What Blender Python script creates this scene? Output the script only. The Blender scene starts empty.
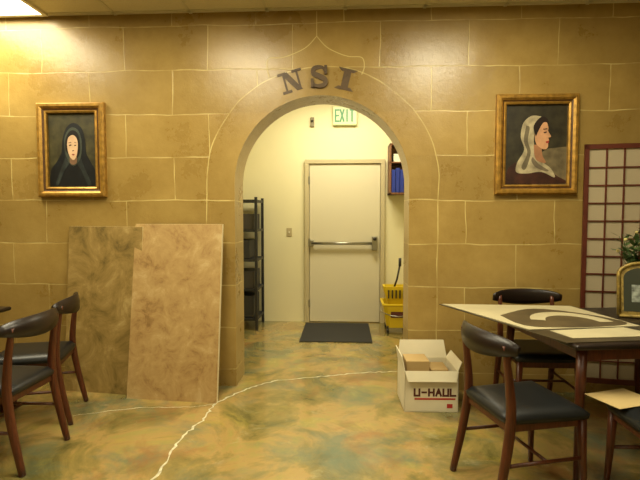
import bpy, bmesh, math, random
from mathutils import Matrix, Vector, Euler
random.seed(4)
sc=bpy.context.scene
# ---------------------------------------------------------------- materials
def srgb(c):
    return tuple(((v/255)/12.92 if v/255<=.04045 else (((v/255)+.055)/1.055)**2.4) for v in c)+(1,)
def mat(name,col,rough=.5,metal=0,var=.0,vscale=8,emit=0,spec=.5,bump=0,aniso=None):
    m=bpy.data.materials.new(name); m.use_nodes=True
    nt=m.node_tree; b=nt.nodes['Principled BSDF']; c=srgb(col)
    b.inputs['Base Color'].default_value=c; b.inputs['Roughness'].default_value=rough
    b.inputs['Metallic'].default_value=metal; b.inputs['Specular IOR Level'].default_value=spec
    if emit:
        b.inputs['Emission Color'].default_value=c; b.inputs['Emission Strength'].default_value=emit
    if var or bump:
        tc=nt.nodes.new('ShaderNodeTexCoord'); n=nt.nodes.new('ShaderNodeTexNoise')
        n.inputs['Scale'].default_value=vscale; n.inputs['Detail'].default_value=6
        src=tc.outputs['Object']
        if aniso:
            mp=nt.nodes.new('ShaderNodeMapping'); mp.inputs['Scale'].default_value=aniso
            nt.links.new(src,mp.inputs[0]); src=mp.outputs[0]
        nt.links.new(src,n.inputs['Vector'])
        if var:
            r=nt.nodes.new('ShaderNodeValToRGB')
            r.color_ramp.elements[0].position=.3; r.color_ramp.elements[1].position=.7
            r.color_ramp.elements[0].color=tuple(x*(1-var) for x in c[:3])+(1,)
            r.color_ramp.elements[1].color=tuple(min(1,x*(1+var)) for x in c[:3])+(1,)
            nt.links.new(n.outputs['Fac'],r.inputs[0]); nt.links.new(r.outputs[0],b.inputs['Base Color'])
        if bump:
            bp=nt.nodes.new('ShaderNodeBump'); bp.inputs['Strength'].default_value=bump
            nt.links.new(n.outputs['Fac'],bp.inputs['Height']); nt.links.new(bp.outputs[0],b.inputs['Normal'])
    return m
XC,ZS,RA=-.188,1.65,.695
def wall_mat():
    m=bpy.data.materials.new('stone_block_plaster'); m.use_nodes=True; nt=m.node_tree; N=nt.nodes; L=nt.links
    b=N['Principled BSDF']
    tc=N.new('ShaderNodeTexCoord'); sp=N.new('ShaderNodeSeparateXYZ'); L.new(tc.outputs['Object'],sp.inputs[0])
    def M(op,a,c=None,d=None):
        n=N.new('ShaderNodeMath'); n.operation=op
        for i,v in enumerate((a,c,d)):
            if v is None: continue
            if isinstance(v,(int,float)): n.inputs[i].default_value=v
            else: L.new(v,n.inputs[i])
        return n.outputs[0]
    X=sp.outputs['X']; Z=sp.outputs['Z']
    wob=N.new('ShaderNodeTexNoise'); wob.inputs['Scale'].default_value=2.5; L.new(tc.outputs['Object'],wob.inputs['Vector'])
    w=M('MULTIPLY',M('SUBTRACT',wob.outputs['Fac'],.5),.04)
    Xw=M('ADD',X,w); Zw=M('ADD',Z,w)
    cb=N.new('ShaderNodeCombineXYZ'); L.new(M('ADD',Xw,20.13),cb.inputs[0]); L.new(M('ADD',Zw,-1.52+.345*10),cb.inputs[1])
    br=N.new('ShaderNodeTexBrick'); L.new(cb.outputs[0],br.inputs['Vector'])
    br.offset=.42; br.inputs['Scale'].default_value=1; br.inputs['Brick Width'].default_value=.68
    br.inputs['Row Height'].default_value=.345; br.inputs['Mortar Size'].default_value=.0048; br.inputs['Mortar Smooth'].default_value=.5
    br.inputs['Color1'].default_value=(0,0,0,1); br.inputs['Color2'].default_value=(1,1,1,1); br.inputs['Bias'].default_value=0
    br.inputs['Mortar'].default_value=(.5,.5,.5,1)
    xp=M('SUBTRACT',X,XC); zp=M('MAXIMUM',M('SUBTRACT',Z,ZS),0)
    r=M('SQRT',M('ADD',M('MULTIPLY',xp,xp),M('MULTIPLY',zp,zp)))
    out=M('GREATER_THAN',r,.92)
    ring=M('LESS_THAN',M('ABSOLUTE',M('SUBTRACT',M('ADD',r,w),.92)),.0042)
    below=M('LESS_THAN',Z,ZS)
    hl=M('LESS_THAN',M('FRACT',M('DIVIDE',M('ADD',Zw,-1.52+3.45+.0045),.345)),.026)
    inring=M('MULTIPLY',M('MULTIPLY',hl,below),M('SUBTRACT',1,out))
    line=M('MAXIMUM',M('MULTIPLY',br.outputs['Fac'],out),M('MAXIMUM',ring,inring))
    fade=N.new('ShaderNodeTexNoise'); fade.inputs['Scale'].default_value=6; fade.inputs['Detail'].default_value=5; L.new(tc.outputs['Object'],fade.inputs['Vector'])
    fr=N.new('ShaderNodeMapRange'); fr.inputs['From Min'].default_value=.36; fr.inputs['From Max'].default_value=.62; fr.inputs['To Min'].default_value=.15; fr.inputs['To Max'].default_value=.8
    L.new(fade.outputs['Fac'],fr.inputs['Value'])
    lf=M('MULTIPLY',line,fr.outputs[0])
    n1=N.new('ShaderNodeTexNoise'); n1.inputs['Scale'].default_value=2.2; n1.inputs['Detail'].default_value=10; n1.inputs['Roughness'].default_value=.7; L.new(tc.outputs['Object'],n1.inputs['Vector'])
    cr=N.new('ShaderNodeValToRGB'); e=cr.color_ramp.elements
    e[0].position=.3; e[0].color=srgb((144,116,58)); e[1].position=.7; e[1].color=srgb((174,146,82))
    L.new(n1.outputs['Fac'],cr.inputs[0])
    tint=N.new('ShaderNodeMix'); tint.data_type='RGBA'; tint.blend_type='MULTIPLY'; tint.inputs['Factor'].default_value=.14
    L.new(cr.outputs[0],tint.inputs['A']); L.new(br.outputs['Color'],tint.inputs['B'])
    mx=N.new('ShaderNodeMix'); mx.data_type='RGBA'; L.new(lf,mx.inputs['Factor']); L.new(tint.outputs['Result'],mx.inputs['A'])
    mx.inputs['B'].default_value=srgb((208,190,126))
    L.new(mx.outputs['Result'],b.inputs['Base Color'])
    rr=N.new('ShaderNodeMapRange'); rr.inputs['To Min'].default_value=.2; rr.inputs['To Max'].default_value=.38; L.new(n1.outputs['Fac'],rr.inputs['Value'])
    L.new(rr.outputs[0],b.inputs['Roughness'])
    bp=N.new('ShaderNodeBump'); bp.inputs['Strength'].default_value=.22; bp.inputs['Distance'].default_value=.03
    L.new(M('SUBTRACT',n1.outputs['Fac'],M('MULTIPLY',line,.2)),bp.inputs['Height']); L.new(bp.outputs[0],b.inputs['Normal'])
    return m
def floor_mat():
    m=bpy.data.materials.new('stained_concrete'); m.use_nodes=True; nt=m.node_tree; N=nt.nodes; L=nt.links
    b=N['Principled BSDF']; tc=N.new('ShaderNodeTexCoord')
    def noise(s,d,dist=0,off=(0,0,0)):
        mp=N.new('ShaderNodeMapping'); mp.inputs['Location'].default_value=off; L.new(tc.outputs['Object'],mp.inputs[0])
        n=N.new('ShaderNodeTexNoise'); n.inputs['Scale'].default_value=s; n.inputs['Detail'].default_value=d; n.inputs['Distortion'].default_value=dist; n.inputs['Roughness'].default_value=.66
        L.new(mp.outputs[0],n.inputs['Vector']); return n.outputs['Fac']
    cr=N.new('ShaderNodeValToRGB'); el=cr.color_ramp.elements
    el[0].position=.32; el[0].color=srgb((88,84,44)); el[1].position=.72; el[1].color=srgb((180,158,98))
    for p,c in ((.4,(114,104,56)),(.48,(138,120,66)),(.54,(160,132,78)),(.63,(148,136,74))):
        x=el.new(p); x.color=srgb(c)
    L.new(noise(2.2,12,.6),cr.inputs[0])
    def layer(prev,col,s,p0,p1,k,off):
        c2=N.new('ShaderNodeMapRange'); c2.inputs['From Min'].default_value=p0; c2.inputs['From Max'].default_value=p1; c2.inputs['To Max'].default_value=k
        L.new(noise(s,10,.5,off),c2.inputs['Value'])
        mx=N.new('ShaderNodeMix'); mx.data_type='RGBA'; L.new(prev,mx.inputs['A']); mx.inputs['B'].default_value=srgb(col)
        L.new(c2.outputs[0],mx.inputs['Factor']); return mx.outputs['Result']
    c=layer(cr.outputs[0],(88,106,86),1.9,.48,.64,.7,(3,7,0))
    c=layer(c,(140,92,50),2.1,.54,.68,.65,(11,2,0))
    c=layer(c,(170,154,62),2.4,.56,.7,.5,(5,15,0))
    c=layer(c,(176,168,132),4.5,.6,.72,.4,(8,1,0))
    L.new(c,b.inputs['Base Color'])
    rr=N.new('ShaderNodeMapRange'); rr.inputs['To Min'].default_value=.07; rr.inputs['To Max'].default_value=.27; L.new(noise(5,5),rr.inputs['Value']); L.new(rr.outputs[0],b.inputs['Roughness'])
    b.inputs['Coat Weight'].default_value=.5; b.inputs['Coat Roughness'].default_value=.1
    bp=N.new('ShaderNodeBump'); bp.inputs['Strength'].default_value=.1; bp.inputs['Distance'].default_value=.02
    L.new(noise(4,4),bp.inputs['Height']); L.new(bp.outputs[0],b.inputs['Normal'])
    return m
M_WALL=wall_mat(); M_FLOOR=floor_mat()
M_CREAM=mat('cream_paint',(216,206,162),.6,var=.03,vscale=2)
M_CEIL=mat('ceiling_tile',(214,206,172),.8,var=.04,vscale=60)
M_DOOR=mat('door_paint',(200,190,158),.45)
M_FRAME=mat('door_frame_paint',(178,164,124),.45)
M_STEEL=mat('steel',(150,146,130),.3,metal=.9)
M_DARKSTEEL=mat('dark_steel',(60,56,48),.4,metal=.6)
M_WOOD=mat('teak_wood',(82,40,20),.35,var=.35,vscale=14,aniso=(6,6,.6))
M_WOODD=mat('dark_teak_wood',(26,16,12),.35,var=.3,vscale=12)
M_BLACK=mat('black_vinyl',(17,20,21),.4,bump=.05,vscale=60)
M_GOLD=mat('gilt_frame',(170,130,56),.35,metal=.55,var=.35,vscale=25,bump=.2)
M_GOLDD=mat('antique_bronze',(84,56,26),.45,metal=.3,var=.3,vscale=20)
M_CARD=mat('cardboard',(214,204,172),.8,var=.04)
M_CARDIN=mat('cardboard_inside',(170,142,90),.8)
M_RED=mat('red_ink',(170,40,24),.7)
M_INK=mat('dark_ink',(84,36,26),.7)
M_YEL=mat('yellow_plastic',(214,184,34),.35)
M_RUB=mat('black_rubber',(34,32,27),.85,bump=.4,vscale=90)
M_PAPER=mat('paper',(220,214,190),.6)
# ---------------------------------------------------------------- helpers
def link(o,parent=None):
    sc.collection.objects.link(o)
    if parent: o.parent=parent
    return o
def empty(name,loc=(0,0,0),rz=0):
    e=bpy.data.objects.new(name,None); e.location=loc; e.rotation_euler=(0,0,rz); e.empty_display_size=.1
    return link(e)
def obj(name,bm,m,parent=None,smooth=False):
    bmesh.ops.recalc_face_normals(bm,faces=bm.faces)
    me=bpy.data.meshes.new(name); bm.to_mesh(me); bm.free()
    for x in (m if isinstance(m,(list,tuple)) else [m]): me.materials.append(x)
    if smooth:
        for p in me.polygons: p.use_smooth=True
    return link(bpy.data.objects.new(name,me),parent)
def addbox(bm,lo,hi,mtx=None,mi=0):
    lo=Vector(lo);hi=Vector(hi)
    g=bmesh.ops.create_cube(bm,size=1)['verts']
    for v in g:
        v.co=Vector(((v.co.x+.5)*(hi.x-lo.x)+lo.x,(v.co.y+.5)*(hi.y-lo.y)+lo.y,(v.co.z+.5)*(hi.z-lo.z)+lo.z))
        if mtx: v.co=mtx@v.co
    for f in {f for v in g for f in v.link_faces}: f.material_index=mi
    return g
def box(name,lo,hi,m,parent=None,bev=0,seg=2,mtx=None):
    bm=bmesh.new(); addbox(bm,lo,hi,mtx)
    o=obj(name,bm,m,parent)
    if bev:
        b=o.modifiers.new('bevel','BEVEL'); b.width=bev; b.segments=seg; b.limit_method='ANGLE'
        for p in o.data.polygons: p.use_smooth=seg>2
    return o
def boxes(name,lst,m,parent=None,bev=0):
    bm=bmesh.new()
    for l in lst: addbox(bm,l[0],l[1],None,l[2] if len(l)>2 else 0)
    o=obj(name,bm,m,parent)
    if bev:
        b=o.modifiers.new('bevel','BEVEL'); b.width=bev; b.segments=2; b.limit_method='ANGLE'
    return o
def addtube(bm,pts,rad,n=10,sq=None,cap=True):
    pts=[Vector(p) for p in pts]; rad=rad if isinstance(rad,(list,tuple)) else [rad]*len(pts)
    rings=[]
    for i,p in enumerate(pts):
        t=(pts[min(i+1,len(pts)-1)]-pts[max(i-1,0)]).normalized()
        ref=Vector((0,1,0)) if abs(t.y)<.9 else Vector((1,0,0))
        a=t.cross(ref).normalized(); b=t.cross(a)
        ring=[]
        for k in range(n):
            an=2*math.pi*(k+.5)/n
            ca,sa=math.cos(an),math.sin(an)
            if sq:
                ca=math.copysign(abs(ca)**sq,ca); sa=math.copysign(abs(sa)**sq,sa)
            ring.append(bm.verts.new(p+a*ca*rad[i]+b*sa*rad[i]))
        rings.append(ring)
    for i in range(len(rings)-1):
        for k in range(n):
            bm.faces.new((rings[i][k],rings[i][(k+1)%n],rings[i+1][(k+1)%n],rings[i+1][k]))
    if cap:
        bm.faces.new(rings[0][::-1]); bm.faces.new(rings[-1])
def tubes(name,lst,m,parent=None,n=10,sq=None):
    bm=bmesh.new()
    for pts,r in lst: addtube(bm,pts,r,n,sq)
    return obj(name,bm,m,parent,True)
def poly(name,pts,m,parent=None,normal=(0,-1,0),th=.002):
    bm=bmesh.new(); vs=[bm.verts.new(p) for p in pts]; f=bm.faces.new(vs)
    r=bmesh.ops.extrude_face_region(bm,geom=[f]); 
    for v in r['geom']:
        if isinstance(v,bmesh.types.BMVert): v.co+=Vector(normal)*th
    bmesh.ops.triangulate(bm,faces=[f for f in bm.faces if len(f.verts)>4])
    return obj(name,bm,m,parent)
def strip(bm,pts,w,plane='xz',h=.0015):
    pts=[Vector(p) for p in pts]; up=Vector((0,-1,0)) if plane=='xz' else Vector((0,0,1))
    L=[];R=[]
    for i,p in enumerate(pts):
        t=(pts[min(i+1,len(pts)-1)]-pts[max(i-1,0)]).normalized(); s=t.cross(up)
        ww=w[i] if isinstance(w,(list,tuple)) else w
        L.append(bm.verts.new(p+s*ww/2+up*h)); R.append(bm.verts.new(p-s*ww/2+up*h))
    for i in range(len(pts)-1): bm.faces.new((L[i],L[i+1],R[i+1],R[i]))
def smoothpts(pts,n=8):
    P=[Vector(p) for p in pts]; out=[]
    for i in range(len(P)-1):
        p0=P[max(i-1,0)];p1=P[i];p2=P[i+1];p3=P[min(i+2,len(P)-1)]
        for k in range(n):
            t=k/n
            out.append(.5*((2*p1)+(-p0+p2)*t+(2*p0-5*p1+4*p2-p3)*t*t+(-p0+3*p1-3*p2+p3)*t**3))
    out.append(P[-1]); return out
# ---------------------------------------------------------------- room shell
H=3.0; YF=3.75; YB=4.06; YH=6.13
XL,XR,Y0=-4.3,4.3,-2.2
def arch_wall():
    bm=bmesh.new()
    prof=[(XL,0),(XC-RA,0),(XC-RA,ZS)]
    for i in range(1,40):
        a=math.pi-math.pi*i/40; prof.append((XC+RA*math.cos(a),ZS+RA*math.sin(a)))
    prof+=[(XC+RA,ZS),(XC+RA,0),(XR,0),(XR,H),(XL,H)]
    def side(y,mi):
        d={}
        def V(x,z):
            k=(round(x,5),round(z,5))
            if k not in d: d[k]=bm.verts.new((x,y,z))
            return d[k]
        fs=[]
        fs.append([V(XL,0),V(XC-RA,0),V(XC-RA,ZS),V(XC-RA,H),V(XL,H)])
        fs.append([V(XC+RA,0),V(XR,0),V(XR,H),V(XC+RA,H),V(XC+RA,ZS)])
        arc=[(XC-RA,ZS)]+[p for p in prof[3:42]]+[(XC+RA,ZS)]
        for i in range(len(arc)-1):
            fs.append([V(*arc[i]),V(*arc[i+1]),V(arc[i+1][0],H),V(arc[i][0],H)])
        for f in fs:
            F=bm.faces.new(f); F.material_index=mi
        return d
    side(YF,0); side(YB,1)
    ops=[(XC-RA,0)]+[(XC-RA,ZS)]+prof[3:42]+[(XC+RA,ZS),(XC+RA,0)]
    vf=[bm.verts.new((x,YF,z)) for x,z in ops]; vb=[bm.verts.new((x,YB,z)) for x,z in ops]
    for i in range(len(ops)-1):
        F=bm.faces.new((vf[i],vb[i],vb[i+1],vf[i+1])); F.material_index=0
    bmesh.ops.remove_doubles(bm,verts=bm.verts,dist=1e-4)
    return obj('wall_arch',bm,[M_WALL,M_CREAM])
arch_wall()
box('floor',(XL-.1,Y0-.1,-.1),(XR+.1,YH+.15,0),M_FLOOR)
box('ceiling',(XL-.1,Y0-.1,H),(XR+.1,YF,H+.1),M_CEIL)
box('ceiling_hall',(-1.75,YF,H),(1.75,YH+.15,H+.1),M_CEIL)
box('wall_left',(XL-.1,Y0,0),(XL,YF,H),M_WALL)
box('wall_right',(XR,Y0,0),(XR+.1,YF,H),M_WALL)
box('wall_rear',(XL,Y0-.1,0),(XR,Y0,H),M_CREAM)
box('wall_hall_left',(-1.7,YB,0),(-1.6,YH,H),M_CREAM)
box('wall_hall_right',(1.6,YB,0),(1.7,YH,H),M_CREAM)
box('wall_hall_end',(-1.7,YH,0),(1.7,YH+.1,H),M_CREAM)
bm=bmesh.new()
for i in range(-7,8): addbox(bm,(i*.61-.012,Y0,H-.006),(i*.61+.012,YF,H))
for j in range(0,10):
    y=YF-.05-j*.61; addbox(bm,(XL,y-.012,H-.006),(XR,y+.012,H))
obj('trim_ceiling_grid',bm,mat('grid_white',(205,198,165),.5))
# ---------------------------------------------------------------- painted ornament + letters
bm=bmesh.new()
orn=smoothpts([(-.60,YF,2.49),(-.615,YF,2.57),(-.60,YF,2.635),(-.50,YF,2.64),(-.40,YF,2.67),(-.30,YF,2.72),(-.222,YF,2.80)],6)
orn2=smoothpts([(-.222,YF,2.80),(-.15,YF,2.72),(-.06,YF,2.67),(.03,YF,2.64),(.13,YF,2.63),(.15,YF,2.56),(.13,YF,2.50)],6)
strip(bm,orn,.007); strip(bm,orn2,.007)
strip(bm,[(-.222,YF,2.80),(-.222,YF,2.99)],.006)
obj('trim_arch_ornament',bm,mat('ornament_line',(204,186,122),.6))
M_LET=mat('bronze_letter_paint',(80,60,32),.5,var=.25,vscale=30)
let=empty('wall_lettering',(XC,YF,ZS))
def place(pts,ang,r0,sc_):
    out=[]
    for x,z in pts:
        rr=r0+z*sc_; xx=x*sc_
        out.append((xx*math.cos(ang)+rr*math.sin(ang),0,-xx*math.sin(ang)+rr*math.cos(ang)))
    return out
def letter(name,polys,ang,s=.165,r0=.755):
    bm=bmesh.new()
    for k,pl in enumerate(polys):
        vs=[bm.verts.new(Vector(p)+Vector((0,-.004-.0004*k,0))) for p in place(pl,ang,r0,s)]
        f=bm.faces.new(vs); r=bmesh.ops.extrude_face_region(bm,geom=[f])
        for v in r['geom']:
            if isinstance(v,bmesh.types.BMVert): v.co.y=.001
    bmesh.ops.triangulate(bm,faces=bm.faces[:])
    obj(name,bm,M_LET,let)
def rect(a,b,c,d): return [(a,b),(c,b),(c,d),(a,d)]
letter('letter_n',[rect(-.38,.05,-.28,.95),rect(.28,.05,.38,.95),[(-.44,.98),(-.12,.98),(.42,.02),(.14,.02)],rect(-.56,0,-.10,.12),rect(-.60,.88,-.2,1),rect(.10,.88,.58,1)],math.radians(-16))
S2=[Vector((x,z,0)) for x,z in [(.30,.68),(.20,.90),(0,.95),(-.24,.88),(-.26,.66),(0,.52),(.27,.36),(.26,.12),(0,.05),(-.22,.10),(-.32,.32)]]
S2=smoothpts(S2,5); L_=[];R_=[]
for i,p in enumerate(S2):
    t=(S2[min(i+1,len(S2)-1)]-S2[max(i-1,0)]).normalized(); n=Vector((-t.y,t.x,0)); w=.04+.08*math.sin(math.pi*i/(len(S2)-1))
    L_.append(p+n*w); R_.append(p-n*w)
quads=[[(L_[i].x,L_[i].y),(L_[i+1].x,L_[i+1].y),(R_[i+1].x,R_[i+1].y),(R_[i].x,R_[i].y)] for i in range(len(S2)-1)]
letter('letter_s',quads+[rect(.25,.6,.38,1.0),rect(-.40,.0,-.27,.4)],math.radians(-1))
letter('letter_i',[rect(-.17,.05,.17,.95),[(-.46,0),(.46,0),(.30,.14),(-.30,.14)],[(-.30,.86),(.30,.86),(.46,1),(-.46,1)]],math.radians(13.5))
# ---------------------------------------------------------------- door
D=empty('exit_door',(0,YH,0))
box('door_leaf',(-.455,-.03,.01),(.455,-.002,2.06),M_DOOR,D,.004)
boxes('door_frame',[((-.515,-.055,0),(-.46,0,2.065)),((.46,-.055,0),(.515,0,2.065)),((-.515,-.055,2.065),(.515,0,2.12))],M_FRAME,D,.004)
tubes('panic_bar',[([(-.43,-.085,1.04),(.36,-.085,1.04)],.018)],M_STEEL,D)
boxes('panic_bar_mounts',[((-.45,-.1,1.0),(-.40,-.03,1.08)),((.35,-.11,.95),(.42,-.03,1.13))],M_STEEL,D,.008)
tubes('lever',[([(.385,-.1,1.1),(.385,-.13,1.1)],.022)],M_DARKSTEEL,D)
boxes('hinges',[((-.47,-.06,z),(-.45,-.03,z+.1)) for z in (.2,1.0,1.8)],M_STEEL,D)
ls=empty('light_switch',(-.725,YH,1.18)); box('plate',(-.035,-.008,-.055),(.035,0,.055),mat('switch_plate',(170,154,112),.5),ls,.003); box('toggle',(-.006,-.02,-.012),(.006,-.008,.012),M_PAPER,ls)
sp_=empty('wall_alarm',(-.42,YH,2.60)); box('body',(-.025,-.03,-.06),(.025,0,.06),mat('alarm_grey',(120,108,72),.5),sp_,.006); tubes('lens',[([(0,-.03,.01),(0,-.045,.01)],.014)],M_DARKSTEEL,sp_)
E=empty('exit_sign',(.0,YH,2.67))
box('housing',(-.155,-.06,-.12),(.155,0,.12),mat('sign_white',(186,196,142),.4,emit=.15),E,.01)
M_GREEN=mat('exit_green',(14,104,40),.4,emit=.25)
def stroke_letters(txt,x0,w,h,th,y):
    G={'E':[(0,0,0,1),(0,1,1,1),(0,.5,.85,.5),(0,0,1,0)],'X':[(0,0,1,1),(0,1,1,0)],'I':[(.5,0,.5,1)],'T':[(.5,0,.5,1),(0,1,1,1)],
       'U':[(0,0,0,1),(1,0,1,1),(0,0,1,0)],'-':[(.1,.5,.9,.5)],'H':[(0,0,0,1),(1,0,1,1),(0,.5,1,.5)],'A':[(0,0,.5,1),(1,0,.5,1),(.2,.4,.8,.4)],'L':[(0,0,0,1),(0,0,1,0)]}
    bm=bmesh.new(); x=x0
    for ch in txt:
        for k,(a,b,c,d) in enumerate(G[ch]):
            p=Vector((x+a*w,y,b*h)); q=Vector((x+c*w,y,d*h)); t=(q-p).normalized()
            strip(bm,[p-t*th*.45,q+t*th*.45],th,'xz',.001+k*.0003)
        x+=w*1.5
    return bm
o=obj('exit_letters',stroke_letters('EXIT',-.120,.042,.14,.02,-.061),M_GREEN,E); o.location.z=-.07
# ---------------------------------------------------------------- hall things
mt=box('door_mat',(-.5,5.12,.0),(.31,6.02,.012),M_RUB,None,.004)
W=empty('wall_shelf',(.55,YH,1.66))
M_BR=mat('shelf_brown',(112,72,40),.5,var=.2,vscale=10,aniso=(1,1,8))
boxes('carcass',[((0,-.3,0),(.02,0,.62)),((.84,-.3,0),(.86,0,.62)),((0,-.3,0),(.86,0,.02)),((0,-.3,.6),(.86,0,.62)),((.0,-.3,.38),(.86,0,.395)),((0,-.01,0),(.86,0,.62))],M_BR,W,.002)
boxes('binders',[((.025+i*.052,-.29,.022),(.072+i*.052,-.04,.30+.02*(i%2))) for i in range(11)],mat('binder_blue',(30,48,130),.4),W,.003)
boxes('paper_stack',[((.05,-.27,.397+.02*i),(.34-.02*(i%2),-.04,.415+.02*i)) for i in range(5)]+[((.42,-.27,.397),(.72,-.05,.52))],M_PAPER,W)
R=empty('storage_rack',(-1.275,5.83,0))
fr=[]
for sx in(-.21,.21):
    for sy in(-.22,.22): fr.append(((sx-.016,sy-.016,0),(sx+.016,sy+.016,1.62)))
for z in (.12,.48,.84,1.2,1.56): fr.append(((-.22,-.23,z),(.22,.23,z+.03)))
boxes('frame',fr,mat('rack_black',(26,25,24),.5),R,.002)
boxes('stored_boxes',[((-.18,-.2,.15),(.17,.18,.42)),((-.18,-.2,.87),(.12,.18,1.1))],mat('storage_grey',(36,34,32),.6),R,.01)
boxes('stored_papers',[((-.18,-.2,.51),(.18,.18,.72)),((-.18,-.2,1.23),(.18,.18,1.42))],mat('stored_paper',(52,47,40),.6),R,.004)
# mop bucket
B=empty('mop_bucket',(.625,5.70,0))
def ringrect(z,hx,hy,cut):
    return [bm.verts.new(p) for p in [(-hx+cut,-hy,z),(hx-cut,-hy,z),(hx,-hy+cut,z),(hx,hy-cut,z),(hx-cut,hy,z),(-hx+cut,hy,z),(-hx,hy-cut,z),(-hx,-hy+cut,z)]]
bm=bmesh.new()
rs=[ringrect(.07,.12,.16,.04),ringrect(.33,.165,.21,.04),ringrect(.345,.18,.225,.04),ringrect(.36,.18,.225,.04),ringrect(.36,.155,.2,.04),ringrect(.12,.11,.15,.04)]
for a,b in zip(rs,rs[1:]):
    for k in range(8): bm.faces.new((a[k],a[(k+1)%8],b[(k+1)%8],b[k]))
bm.faces.new(rs[0]); bm.faces.new(rs[-1])
obj('bucket_body',bm,M_YEL,B)
bm=bmesh.new()
rs=[ringrect(.28,.08,.07,.02),ringrect(.50,.15,.11,.03),ringrect(.54,.155,.115,.03),ringrect(.54,.135,.095,.03),ringrect(.30,.065,.055,.02)]
for a,b in zip(rs,rs[1:]):
    for k in range(8): bm.faces.new((a[k],a[(k+1)%8],b[(k+1)%8],b[k]))
bm.faces.new(rs[0]); bm.faces.new(rs[-1])
o=obj('wringer',bm,M_YEL,B); o.location=(0,.08,0)
boxes('wringer_slots',[((-.10+i*.045,-.045,.40),(-.085+i*.045,-.02,.5)) for i in range(5)],M_DARKSTEEL,B)
tubes('wringer_handle',[([(-.02,.08,.5),(.02,.08,.62),(.05,.05,.80)],.012),([(.05,.05,.78),(.05,.05,.88)],.018)],M_DARKSTEEL,B)
tubes('casters',[([(sx*.11-.012,sy*.14,.03),(sx*.11+.012,sy*.14,.03)],.03) for sx in(-1,1) for sy in(-1,1)]+[([(sx*.11,sy*.14,.04),(sx*.11,sy*.14,.09)],.01) for sx in(-1,1) for sy in(-1,1)],M_DARKSTEEL,B,n=14)
tubes('carry_handle',[(smoothpts([(-.18,0,.34),(-.19,-.12,.26),(-.0,-.235,.22),(.19,-.12,.26),(.18,0,.34)],5),.006)],M_STEEL,B)
boxes('caution_label',[((-.08,-.205,.2),(.08,-.19,.27))],M_INK,B)
# ---------------------------------------------------------------- floor crack
bm=bmesh.new(); base=[(-1.05,2.0,0),(-1.01,2.45,0),(-1.03,2.8,0),(-.97,3.1,0),(-.95,3.38,0),(-.80,3.66,0),(-.62,3.86,0),(-.3,3.98,0),(0,4.08,0),(.3,4.16,0),(.6,4.2,0)]
pp=smoothpts(base,9); pp=[p+Vector((random.uniform(-.012,.012),random.uniform(-.012,.012),0)) for p in pp]
strip(bm,pp,[random.uniform(.006,.02) for _ in pp],'xy',.0012)
p3=smoothpts([(-.95,3.38,0),(-1.2,3.3,0),(-1.5,3.28,0),(-1.9,3.12,0)],7); p3=[p+Vector((random.uniform(-.01,.01),random.uniform(-.01,.01),0)) for p in p3]
strip(bm,p3,[random.uniform(.003,.008) for _ in p3],'xy',.0012)
obj('floor_crack',bm,mat('crack_filler',(184,178,146),.7,var=.35,vscale=30))
# ---------------------------------------------------------------- leaning panels
def panel(name,x0,x1,yb0,yb1,dyt,h,th,m,medge):
    e=empty(name,((x0+x1)/2,(yb0+yb1)/2,0)); cx,cy=(x0+x1)/2,(yb0+yb1)/2
    bm=bmesh.new(); vs=[]
    for dy in (0,th):
        vs.append([bm.verts.new((x-cx,y-cy+dy,z)) for x,y,z in ((x0,yb0,0),(x1,yb1,0),(x1,yb1+dyt,h),(x0,yb0+dyt,h))])
    f=bm.faces.new(vs[0]); f.material_index=0; f=bm.faces.new(vs[1][::-1]); f.material_index=1
    for k in range(4):
        f=bm.faces.new((vs[0][k],vs[1][k],vs[1][(k+1)%4],vs[0][(k+1)%4])); f.material_index=1
    obj('board',bm,[m,medge],e)
def mottled(name,cols,sc_,rough=.55,dist=.8,lo=.36,hi=.64):
    m=bpy.data.materials.new(name); m.use_nodes=True; nt=m.node_tree; b=nt.nodes['Principled BSDF']
    tc=nt.nodes.new('ShaderNodeTexCoord'); n=nt.nodes.new('ShaderNodeTexNoise'); n.inputs['Scale'].default_value=sc_; n.inputs['Detail'].default_value=14; n.inputs['Roughness'].default_value=.72; n.inputs['Distortion'].default_value=dist
    nt.links.new(tc.outputs['Object'],n.inputs['Vector']); r=nt.nodes.new('ShaderNodeValToRGB'); el=r.color_ramp.elements
    el[0].position=lo; el[0].color=srgb(cols[0]); el[1].position=hi; el[1].color=srgb(cols[-1])
    for i,c in enumerate(cols[1:-1]):
        x=el.new(lo+(hi-lo)*(i+1)/(len(cols)-1)); x.color=srgb(c)
    nt.links.new(n.outputs['Fac'],r.inputs[0]); nt.links.new(r.outputs[0],b.inputs['Base Color']); b.inputs['Roughness'].default_value=rough
    return m
M_EDGE=mat('board_edge',(216,202,160),.7)
panel('sample_panel',-2.24,-1.60,3.58,3.51,.14,1.31,.018,mottled('olive_faux_finish',[(100,82,36),(134,110,56),(150,124,68),(172,148,92)],4,dist=.7),M_EDGE)
panel('sample_panel.001',-1.665,-.95,3.45,3.39,.22,1.33,.04,mottled('tan_faux_finish',[(134,102,56),(162,130,78),(174,144,90),(188,162,112)],7,dist=.5,lo=.34,hi=.66),M_EDGE)
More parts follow.
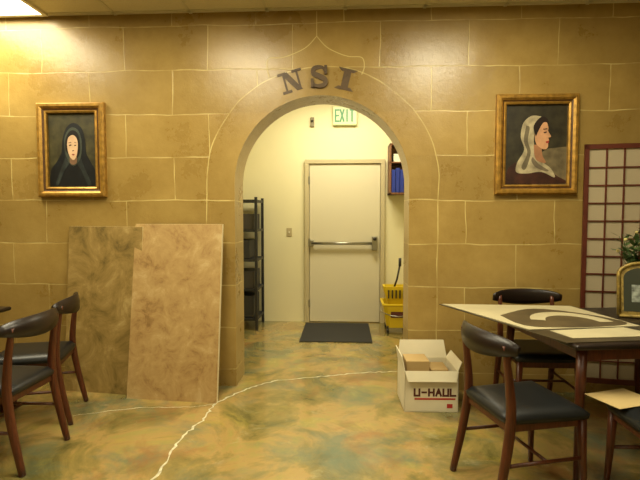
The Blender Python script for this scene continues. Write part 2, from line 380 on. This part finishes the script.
# ---------------------------------------------------------------- paintings
def frame_painting(name,x0,x1,z0,z1,fw):
    e=empty(name,((x0+x1)/2,YF,(z0+z1)/2)); w=(x1-x0)/2; h=(z1-z0)/2
    prof=[(0,0),(0,-.035),(.012,-.05),(.03,-.05),(.045,-.035),(fw-.02,-.028),(fw-.012,-.036),(fw,-.03),(fw,-.006)]
    bm=bmesh.new(); rows=[]
    for d,y in prof: rows.append([bm.verts.new((sx*(w-d),y,sz*(h-d))) for sx,sz in((-1,-1),(1,-1),(1,1),(-1,1))])
    for i in range(len(rows)-1):
        for k in range(4):
            f=bm.faces.new((rows[i][k],rows[i][(k+1)%4],rows[i+1][(k+1)%4],rows[i+1][k])); f.material_index=1 if i in(4,) else 0
    obj('frame',bm,[M_GOLD,M_GOLDD],e)
    return e,w-fw,h-fw
def shp(e,name,pts,m,k,w,h):
    P=[(x*w,-.008-.0012*k,z*h) for x,z in pts]; poly(name,P,m,e,(0,-1,0),.001)
def sm2(pts,n=6):
    P=[Vector((x,z,0)) for x,z in pts]; P=P+[P[0]]; return [(p.x,p.y) for p in smoothpts(P,n)[:-1]]
def pm(n,c,v=.2): return mat(n,c,.45,var=v,vscale=14)
e,w,h=frame_painting('portrait_painting',-2.49,-1.93,1.55,2.305,.08)
box('canvas',(-w-.004,-.008,-h-.004),(w+.004,-.001,h+.004),pm('oil_olive',(60,56,32),.5),e)
shp(e,'cloak',sm2([(-.96,-.97),(-.92,-.55),(-.66,-.3),(-.46,-.05),(-.4,.3),(-.24,.6),(.06,.74),(.4,.6),(.54,.25),(.58,-.08),(.76,-.32),(.94,-.58),(.97,-.97)]),pm('oil_black_blue',(13,17,19),.5),1,w,h)
shp(e,'shawl_fold',sm2([(-.3,-.2),(-.5,-.5),(-.72,-.9),(-.6,-.92),(-.35,-.55),(-.15,-.35)]),pm('oil_shawl_fold',(38,44,42),.5),2,w,h)
shp(e,'shawl_fold_b',sm2([(.34,-.2),(.5,-.5),(.76,-.9),(.6,-.92),(.36,-.55),(.2,-.38)]),pm('oil_shawl_fold_b',(34,40,38),.5),2,w,h)
shp(e,'hood_trim',sm2([(-.33,.1),(-.3,.36),(-.14,.56),(.06,.62),(.28,.52),(.39,.3),(.4,.05),(.33,-.22),(.1,-.42),(-.12,-.36),(-.28,-.12)]),pm('oil_grey_lace',(58,64,54),.5),3,w,h)
shp(e,'hair',sm2([(-.27,0),(-.27,.27),(-.13,.48),(.06,.54),(.25,.45),(.33,.22),(.3,-.1),(.05,-.28)]),pm('oil_dark_hair',(18,14,12)),4,w,h)
shp(e,'neck',sm2([(-.1,-.14),(.16,-.14),(.18,-.33),(.04,-.39),(-.1,-.33)]),pm('oil_skin_shadow',(120,90,66)),5,w,h)
FS=1.22
def fsc(P): return [(.03+(x-.03)*FS,.08+(z-.1)*FS) for x,z in P]
shp(e,'face',fsc(sm2([(-.16,.16),(-.11,.31),(.04,.37),(.17,.3),(.21,.14),(.16,-.08),(.06,-.18),(-.05,-.13),(-.13,0)])),pm('oil_skin',(204,170,134),.15),6,w,h)
md=pm('oil_features',(84,56,42))
for n,p in {'eye':[(-.1,.15),(-.02,.165),(.0,.14),(-.08,.125)],'eye_b':[(.09,.15),(.16,.155),(.15,.13),(.09,.125)],'brow':[(-.11,.2),(-.02,.22),(0,.205),(-.1,.19)],'brow_b':[(.09,.215),(.17,.2),(.16,.19),(.1,.2)],'nose':[(.02,.03),(.06,.04),(.09,.02),(.01,.01)]}.items(): shp(e,n,fsc(p),md,7,w,h)
shp(e,'lips',fsc(sm2([(-.01,-.06),(.04,-.045),(.1,-.06),(.05,-.085)],3)),pm('oil_lips',(150,70,56)),7,w,h)
e,w,h=frame_painting('veiled_woman_painting',1.163,1.78,1.562,2.325,.075)
box('canvas',(-w-.004,-.008,-h-.004),(w+.004,-.001,h+.004),pm('oil_green_dark',(46,42,28),.5),e)
shp(e,'backdrop_low',[(-.1,-1),(1,-1),(1,-.05),(.35,-.1),(0,-.3)],pm('oil_umber',(104,92,66),.4),1,w,h)
shp(e,'dress',sm2([(-.97,-.97),(-.9,-.6),(-.5,-.42),(.2,-.55),(.7,-.78),(.95,-.97)]),pm('oil_brown_red',(58,30,20),.5),2,w,h)
shp(e,'veil',sm2([(.15,.70),(-.15,.72),(-.42,.55),(-.5,.2),(-.38,-.12),(-.6,-.45),(-.62,-.68),(-.3,-.72),(.2,-.68),(.62,-.82),(.5,-.6),(.15,-.38),(-.04,-.1),(-.06,.3),(.08,.52)]),pm('oil_veil',(166,154,122),.45),3,w,h)
shp(e,'veil_shadow',sm2([(-.33,.48),(-.4,.1),(-.28,-.2),(-.46,-.55),(-.32,-.6),(-.17,-.2),(-.27,.1),(-.22,.42)]),pm('oil_veil_shadow',(104,94,72),.3),4,w,h)
shp(e,'veil_fold',sm2([(-.1,-.3),(.1,-.48),(.42,-.64),(.3,-.66),(0,-.56),(-.14,-.4)]),pm('oil_veil_fold',(108,96,76),.3),4,w,h)
shp(e,'neck',sm2([(-.08,-.0),(.16,-.02),(.2,-.25),(.32,-.45),(.05,-.4),(-.05,-.25)]),pm('oil_neck',(156,110,76)),5,w,h)
shp(e,'face',sm2([(-.06,.45),(.12,.6),(.3,.58),(.38,.42),(.37,.34),(.47,.2),(.39,.17),(.41,.1),(.38,.04),(.38,-.06),(.28,-.12),(.1,-.06),(-.04,.1)],4),pm('oil_face',(194,146,106),.2),6,w,h)
shp(e,'hair',sm2([(-.02,.2),(-.1,.45),(.08,.66),(.28,.68),(.38,.55),(.22,.55),(.08,.38)]),pm('oil_hair',(30,18,12)),7,w,h)
shp(e,'eye',[(.22,.31),(.33,.33),(.32,.29),(.24,.28)],md,8,w,h); shp(e,'brow',[(.2,.39),(.34,.41),(.34,.38),(.22,.37)],md,8,w,h)
shp(e,'lips',[(.3,.08),(.4,.1),(.4,.04),(.31,.04)],pm('oil_lip',(150,50,42)),8,w,h)
# ---------------------------------------------------------------- chairs
def chair(name,x,y,rz):
    e=empty(name,(x,y,0),rz)
    legs=[]
    for s in(-1,1):
        legs.append((smoothpts([(s*.205,-.275,0),(s*.20,-.222,.25),(s*.195,-.195,.45),(s*.192,-.205,.62),(s*.19,-.232,.80)],4),[.012+.009*math.sin(math.pi*min(1,(i+2)/18)) for i in range(17)]))
        legs.append(([(s*.205,.205,0),(s*.195,.195,.22),(s*.188,.19,.43)],[.011,.016,.02]))
    for i,l in enumerate(legs): tubes('leg_%d'%(i+1),[l],M_WOOD,e,n=12,sq=.6)
    boxes('seat_rails',[((-.19,-.2,.385),(-.17,.2,.43)),((.17,-.2,.385),(.19,.2,.43)),((-.18,.18,.385),(.18,.2,.43)),((-.18,-.205,.385),(.18,-.185,.43))],M_WOOD,e,.004)
    tubes('stretchers',[([(s*.20,-.225,.23),(s*.196,.195,.23)],.0095) for s in(-1,1)]+[([(-.198,-.0,.23),(.198,-.0,.23)],.009)],M_WOOD,e)
    bm=bmesh.new(); n=12
    def seatw(v): return .205+.022*v
    top=[];bot=[]
    for j in range(n+1):
        v=j/n; tr=[];br_=[]
        for i in range(n+1):
            u=i/n*2-1; vv=v*2-1
            xx=u*(seatw(v)); yy=vv*.225
            k=(abs(u)**6+abs(vv)**6)
            sh=1-.05*max(0,k-1)
            zt=.482-.03*max(abs(u),abs(vv))**8+.004*(1-u*u)*(1-vv*vv)
            tr.append(bm.verts.new((xx*sh,yy*sh,zt))); br_.append(bm.verts.new((xx*sh*.98,yy*sh*.98,.428)))
        top.append(tr);bot.append(br_)
    for j in range(n):
        for i in range(n):
            bm.faces.new((top[j][i],top[j][i+1],top[j+1][i+1],top[j+1][i])); bm.faces.new((bot[j][i],bot[j+1][i],bot[j+1][i+1],bot[j][i+1]))
    for i in range(n):
        bm.faces.new((top[0][i],bot[0][i],bot[0][i+1],top[0][i+1])); bm.faces.new((top[n][i],top[n][i+1],bot[n][i+1],bot[n][i]))
        bm.faces.new((top[i][0],top[i+1][0],bot[i+1][0],bot[i][0])); bm.faces.new((top[i][n],bot[i][n],bot[i+1][n],top[i+1][n]))
    obj('seat',bm,M_BLACK,e,True)
    bm=bmesh.new(); n=20; cols=[]
    for i in range(n+1):
        u=i/n*2-1; xx=u*.25; yc=-.275+.07*u*u
        zt=.845-.012*u*u-.02*abs(u)**6; zb=.725+.04*abs(u)**2.0
        ring=[]
        for (dz,dy) in ((0,-.004),(0,.006),(.25,.012),(.5,.013),(.75,.012),(1,.006),(1,-.004),(.5,-.009)):
            ring.append(bm.verts.new((xx,yc+dy+(.5-dz)*-.012,zb+(zt-zb)*dz)))
        cols.append(ring)
    for a,b in zip(cols,cols[1:]):
        for k in range(8): bm.faces.new((a[k],a[(k+1)%8],b[(k+1)%8],b[k]))
    bm.faces.new(cols[0]); bm.faces.new(cols[-1][::-1])
    o=obj('backrest',bm,M_WOODD,e,True)
    return e
def face(dx,dy): return math.atan2(-dx,dy)
chair('dining_chair',.915,2.42,face(.97,.25))
chair('dining_chair.001',1.36,3.35,face(0,-1))
chair('dining_chair.002',1.54,2.20,face(-1,0.0))
chair('dining_chair.003',-2.0,2.575,face(-1,0))
chair('dining_chair.004',-2.15,3.11,face(-.96,-.28))
# ---------------------------------------------------------------- tables
def table(name,x,y,rz,L,Wd):
    e=empty(name,(x,y,0),rz)
    box('tabletop',(0,0,.722),(L,Wd,.75),M_WOODD,e,.012,3)
    i=.07
    boxes('apron',[((i,i,.65),(L-i,i+.02,.722)),((i,Wd-i-.02,.65),(L-i,Wd-i,.722)),((i,i,.65),(i+.02,Wd-i,.722)),((L-i-.02,i,.65),(L-i,Wd-i,.722))],M_WOOD,e,.003)
    k=0
    for sx in (0,1):
        for sy in (0,1):
            k+=1; px=i+.02+sx*(L-2*i-.04); py=i+.02+sy*(Wd-2*i-.04); ox=(sx*2-1)*.035; oy=(sy*2-1)*.03
            tubes('leg_%d'%k,[([(px,py,.722),(px+ox*.3,py+oy*.3,.5),(px+ox,py+oy,0)],[.028,.025,.013])],M_WOOD,e,14)
    return e
table('dining_table',1.16,2.38,math.radians(8),1.1,.92)
table('dining_table.001',-3.68,2.32,0,1.3,.9)
def sheet(parent,name,pts,z,m,th=.002): return poly(name,[(x,y,z) for x,y in pts],m,parent,(0,0,1),th)
P=empty('poster_sheets',(0,0,.749))
M_PD=mat('poster_dark',(62,54,38),.4,var=.4,vscale=5)
M_PC=mat('poster_cream',(188,178,142),.5,var=.06,vscale=6)
sheet(P,'sheet_bottom',[(.69,3.44),(1.13,2.42),(1.80,2.53),(1.62,3.42)],.001,M_PD,.004)
sheet(P,'sheet_cream',[(.71,3.43),(1.04,2.68),(1.72,2.80),(1.60,3.40)],.006,M_PC,.003)
def arcband(cx,cy,r0,r1,a0,a1,n=16,ex=1,ey=1):
    o=[(cx+r1*math.cos(a0+(a1-a0)*i/n)*ex,cy+r1*math.sin(a0+(a1-a0)*i/n)*ey) for i in range(n+1)]
    return o+[(cx+r0*math.cos(a0+(a1-a0)*i/n)*ex,cy+r0*math.sin(a0+(a1-a0)*i/n)*ey) for i in range(n,-1,-1)]
sheet(P,'poster_print_dark',sm2([(1.0,3.05),(1.10,2.74),(1.66,2.83),(1.58,3.1),(1.3,3.28)],5),.0095,mat('poster_print_brown',(84,72,48),.5,var=.3,vscale=6),.001)
sheet(P,'poster_print_arc',arcband(1.38,2.86,.13,.2,0.1,2.9,16,1.2,1.5),.011,M_PC,.001)
sheet(P,'sheet_front',[(1.20,2.50),(1.70,2.575),(1.60,2.76),(1.15,2.66)],.006,M_PC,.003)
pp_=empty('paper_sheet',(1.385,2.38,.4865),math.radians(20))
poly('sheet',[(-.13,-.10,0),(.13,-.10,0),(.13,.10,.0),(-.13,.10,.0)],mat('manila_paper',(190,166,112),.7),pp_,(0,0,1),.002)
pl=empty('paper_stack',(-2.55,2.95,.75)); boxes('sheets',[((-.14,-.1,0),(.14,.1,.006)),((-.12,-.11,.006),(.15,.09,.012))],M_PAPER,pl)
# picture frame
F=empty('picture_frame',(1.885,3.05,.757),math.radians(-20))
lean=Matrix.Rotation(math.radians(-12),4,'X')
def archpts(w,h,n=14):
    r=w; pts=[(-w,0),(w,0),(w,h-r*.6)]
    for i in range(1,n): 
        a=math.pi*i/n; pts.append((w*math.cos(a),h-r*.6+r*.6*math.sin(a)))
    pts.append((-w,h-r*.6)); return pts
def lp(pts,y): return [lean@Vector((x,y,z)) for x,z in pts]
nrm=lean.to_3x3()@Vector((0,-1,0))
M_OG=mat('ornate_olive_gold',(140,118,56),.4,metal=.3,var=.5,vscale=40,bump=.5)
poly('frame_back',lp(archpts(.14,.35),0),M_OG,F,nrm,.018)
poly('mat_board',lp([(x*.74,z*.8+.03) for x,z in archpts(.14,.35)],-.0185),mat('mat_dark',(38,42,24),.5),F,nrm,.002)
poly('picture_print',lp([(-.06,.09),(.06,.09),(.06,.2),(-.06,.2)],-.0208),mat('photo_print',(130,136,126),.3,var=.7,vscale=30),F,nrm,.001)
ap=[Vector((x,-.02,z)) for x,z in archpts(.13,.34)]; ap=[lean@p for p in ap+[ap[0]]]
tubes('bead_border',[(ap,.012)],M_OG,F,8)
tubes('strut',[([lean@Vector((0,0,.25)),(0,.12,.0)],.005)],M_OG,F)
V=empty('flower_arrangement',(1.98,3.29,.75))
bm=bmesh.new(); prof=[(.0,.03),(.0,.045),(.05,.06),(.12,.055),(.18,.03),(.22,.028),(.24,.04)]; rings=[]
for z,r in prof[1:]: rings.append([bm.verts.new((r*math.cos(2*math.pi*k/20),r*math.sin(2*math.pi*k/20),z)) for k in range(20)])
for a,b in zip(rings,rings[1:]):
    for k in range(20): bm.faces.new((a[k],a[(k+1)%20],b[(k+1)%20],b[k]))
bm.faces.new(rings[0]); obj('vase',bm,mat('vase_glaze',(60,72,50),.25),V,True)
bm=bmesh.new(); bl=bmesh.new(); bf=bmesh.new()
for i in range(28):
    a=random.uniform(0,6.28); s=random.uniform(.04,.15); tz=random.uniform(.34,.54)
    tip=Vector((s*math.cos(a),s*math.sin(a),tz)); addtube(bm,smoothpts([(0,0,.1),(tip.x*.3,tip.y*.3,.26),tip],3),.002,5)
    for j in range(7):
        c=Vector((0,0,.24)).lerp(tip,(j+1)/7); d=Vector((random.uniform(-1,1),random.uniform(-1,1),random.uniform(-.2,.8))).normalized(); sd=d.cross(Vector((0,0,1))).normalized()*.017
        q=[bl.verts.new(p) for p in (c,c+d*.03+sd,c+d*.07,c+d*.03-sd)]; bl.faces.new(q)
    if i%4==0:
        bmesh.ops.create_icosphere(bf,subdivisions=1,radius=.013,matrix=Matrix.Translation(tip))
obj('stems',bm,mat('stem_green',(60,84,36),.6),V); obj('leaves',bl,mat('leaf_green',(62,84,38),.6,var=.3),V); obj('blossoms',bf,mat('blossom',(190,176,110),.6),V)
# ---------------------------------------------------------------- folding screen
S=empty('shoji_folding_screen',(1.80,3.66,0))
M_SC=mat('screen_frame_wood',(84,36,22),.4,var=.2,vscale=10); M_SP=mat('rice_paper',(164,150,120),.8)
def scr(idx,x,y,rz,w=.54,h=1.93):
    T=Matrix.Translation((x,y,0))@Matrix.Rotation(rz,4,'Z'); bm=bmesh.new()
    for l in [((0,-.012,0),(.03,.012,h)),((w-.03,-.012,0),(w,.012,h)),((0,-.012,h-.035),(w,.012,h)),((0,-.012,.12),(w,.012,.16)),((0,-.012,.5),(w,.012,.53))]: addbox(bm,l[0],l[1],T)
    for i in range(1,4): xx=.03+(w-.06)*i/4; addbox(bm,(xx-.005,-.009,.16),(xx+.005,.001,h-.035),T)
    for j in range(1,13): zz=.16+(h-.2)*j/13; addbox(bm,(.03,-.0085,zz-.005),(w-.03,.0005,zz+.005),T)
    obj('screen_frame_%d'%idx,bm,M_SC,S)
    box('paper_panel_%d'%idx,(.02,.001,.14),(w-.02,.004,h-.02),M_SP,S,mtx=T)
scr(1,0,0,math.radians(-9)); scr(2,.538,-.085,math.radians(9)); scr(3,1.075,-.0,math.radians(-9))
# ---------------------------------------------------------------- moving box
X=empty('moving_box',(.43,3.31,0),math.radians(2))
w_,d_,h_=.38,.34,.295; t=.006
bm=bmesh.new()
for l in [((0,0,0),(w_,t,h_)),((0,d_-t,0),(w_,d_,h_)),((0,0,0),(t,d_,h_)),((w_-t,0,0),(w_,d_,h_)),((0,0,0),(w_,d_,t))]: addbox(bm,*l)
obj('carton',bm,M_CARD,X)
def flap(name,pts): 
    bm=bmesh.new(); v=[bm.verts.new(p) for p in pts]; bm.faces.new(v); o=obj(name,bm,M_CARD,X); s=o.modifiers.new('t','SOLIDIFY'); s.thickness=.005; return o
flap('flap_back',[(0,d_-.003,h_),(w_,d_-.003,h_),(w_-.02,d_+.03,h_+.13),(.02,d_+.03,h_+.13)])
flap('flap_left',[(.003,0,h_),(.003,d_,h_),(-.015,d_-.02,h_+.10),(-.015,.02,h_+.10)])
flap('flap_right',[(w_-.003,0,h_),(w_-.003,d_,h_),(w_+.03,d_-.02,h_+.06),(w_+.03,.02,h_+.06)])
flap('flap_front',[(0,.003,h_),(w_,.003,h_),(w_-.02,-.02,h_-.07),(.02,-.02,h_-.07)])
boxes('contents',[((.03,.12,.02),(.20,.31,.33)),((.21,.12,.02),(.34,.30,.27))],[M_CARDIN],X,.004)
o=obj('printed_name',stroke_letters('U-HAUL',.07,.034,.046,.014,0),M_INK,X); o.location=(0,0,.12)
boxes('printed_band',[((.07,-.0012,.09),(.36,0,.102)),((.3,-.0012,.03),(.34,0,.06))],M_RED,X)
# ---------------------------------------------------------------- lights
M_LP=mat('light_diffuser',(255,246,214),.5,emit=6)
def troffer(name,x,y,lx,ly,e_,z=H,col=(1,.90,.63)):
    e=empty(name,(x,y,z))
    boxes('housing',[((-lx/2-.03,-ly/2-.03,-.02),(lx/2+.03,-ly/2,0)),((-lx/2-.03,ly/2,-.02),(lx/2+.03,ly/2+.03,0)),((-lx/2-.03,-ly/2,-.02),(-lx/2,ly/2,0)),((lx/2,-ly/2,-.02),(lx/2+.03,ly/2,0))],M_PAPER,e)
    box('diffuser',(-lx/2,-ly/2,-.012),(lx/2,ly/2,-.006),M_LP,e)
    l=bpy.data.lights.new(name+'_lamp','AREA'); l.shape='RECTANGLE'; l.size=lx; l.size_y=ly; l.energy=e_; l.color=col
    o=bpy.data.objects.new('lamp',l); o.location=(0,0,-.03); link(o,e)
troffer('ceiling_light',-2.70,3.09,.62,1.18,34)
troffer('ceiling_light.001',-1.0,2.3,.6,1.2,50)
troffer('ceiling_light.002',.9,2.3,.6,1.2,50)
troffer('ceiling_light.003',-.9,-.6,.6,1.2,7)
troffer('ceiling_light.004',1.3,-.6,.6,1.2,7)
troffer('ceiling_light.005',0,5.1,1.1,.5,54,col=(1,.93,.70))
wd=bpy.data.worlds.new('world'); sc.world=wd; wd.use_nodes=True; wd.node_tree.nodes['Background'].inputs[0].default_value=(.9,.8,.55,1); wd.node_tree.nodes['Background'].inputs[1].default_value=.1
# ---------------------------------------------------------------- camera
cam=bpy.data.cameras.new('camera'); co=link(bpy.data.objects.new('camera',cam))
co.location=(0,0,1.4); co.rotation_euler=Euler((math.radians(87),0,math.radians(3)))
cam.lens=470*36/640; cam.sensor_width=36; sc.camera=co
sc.view_settings.view_transform='Standard'
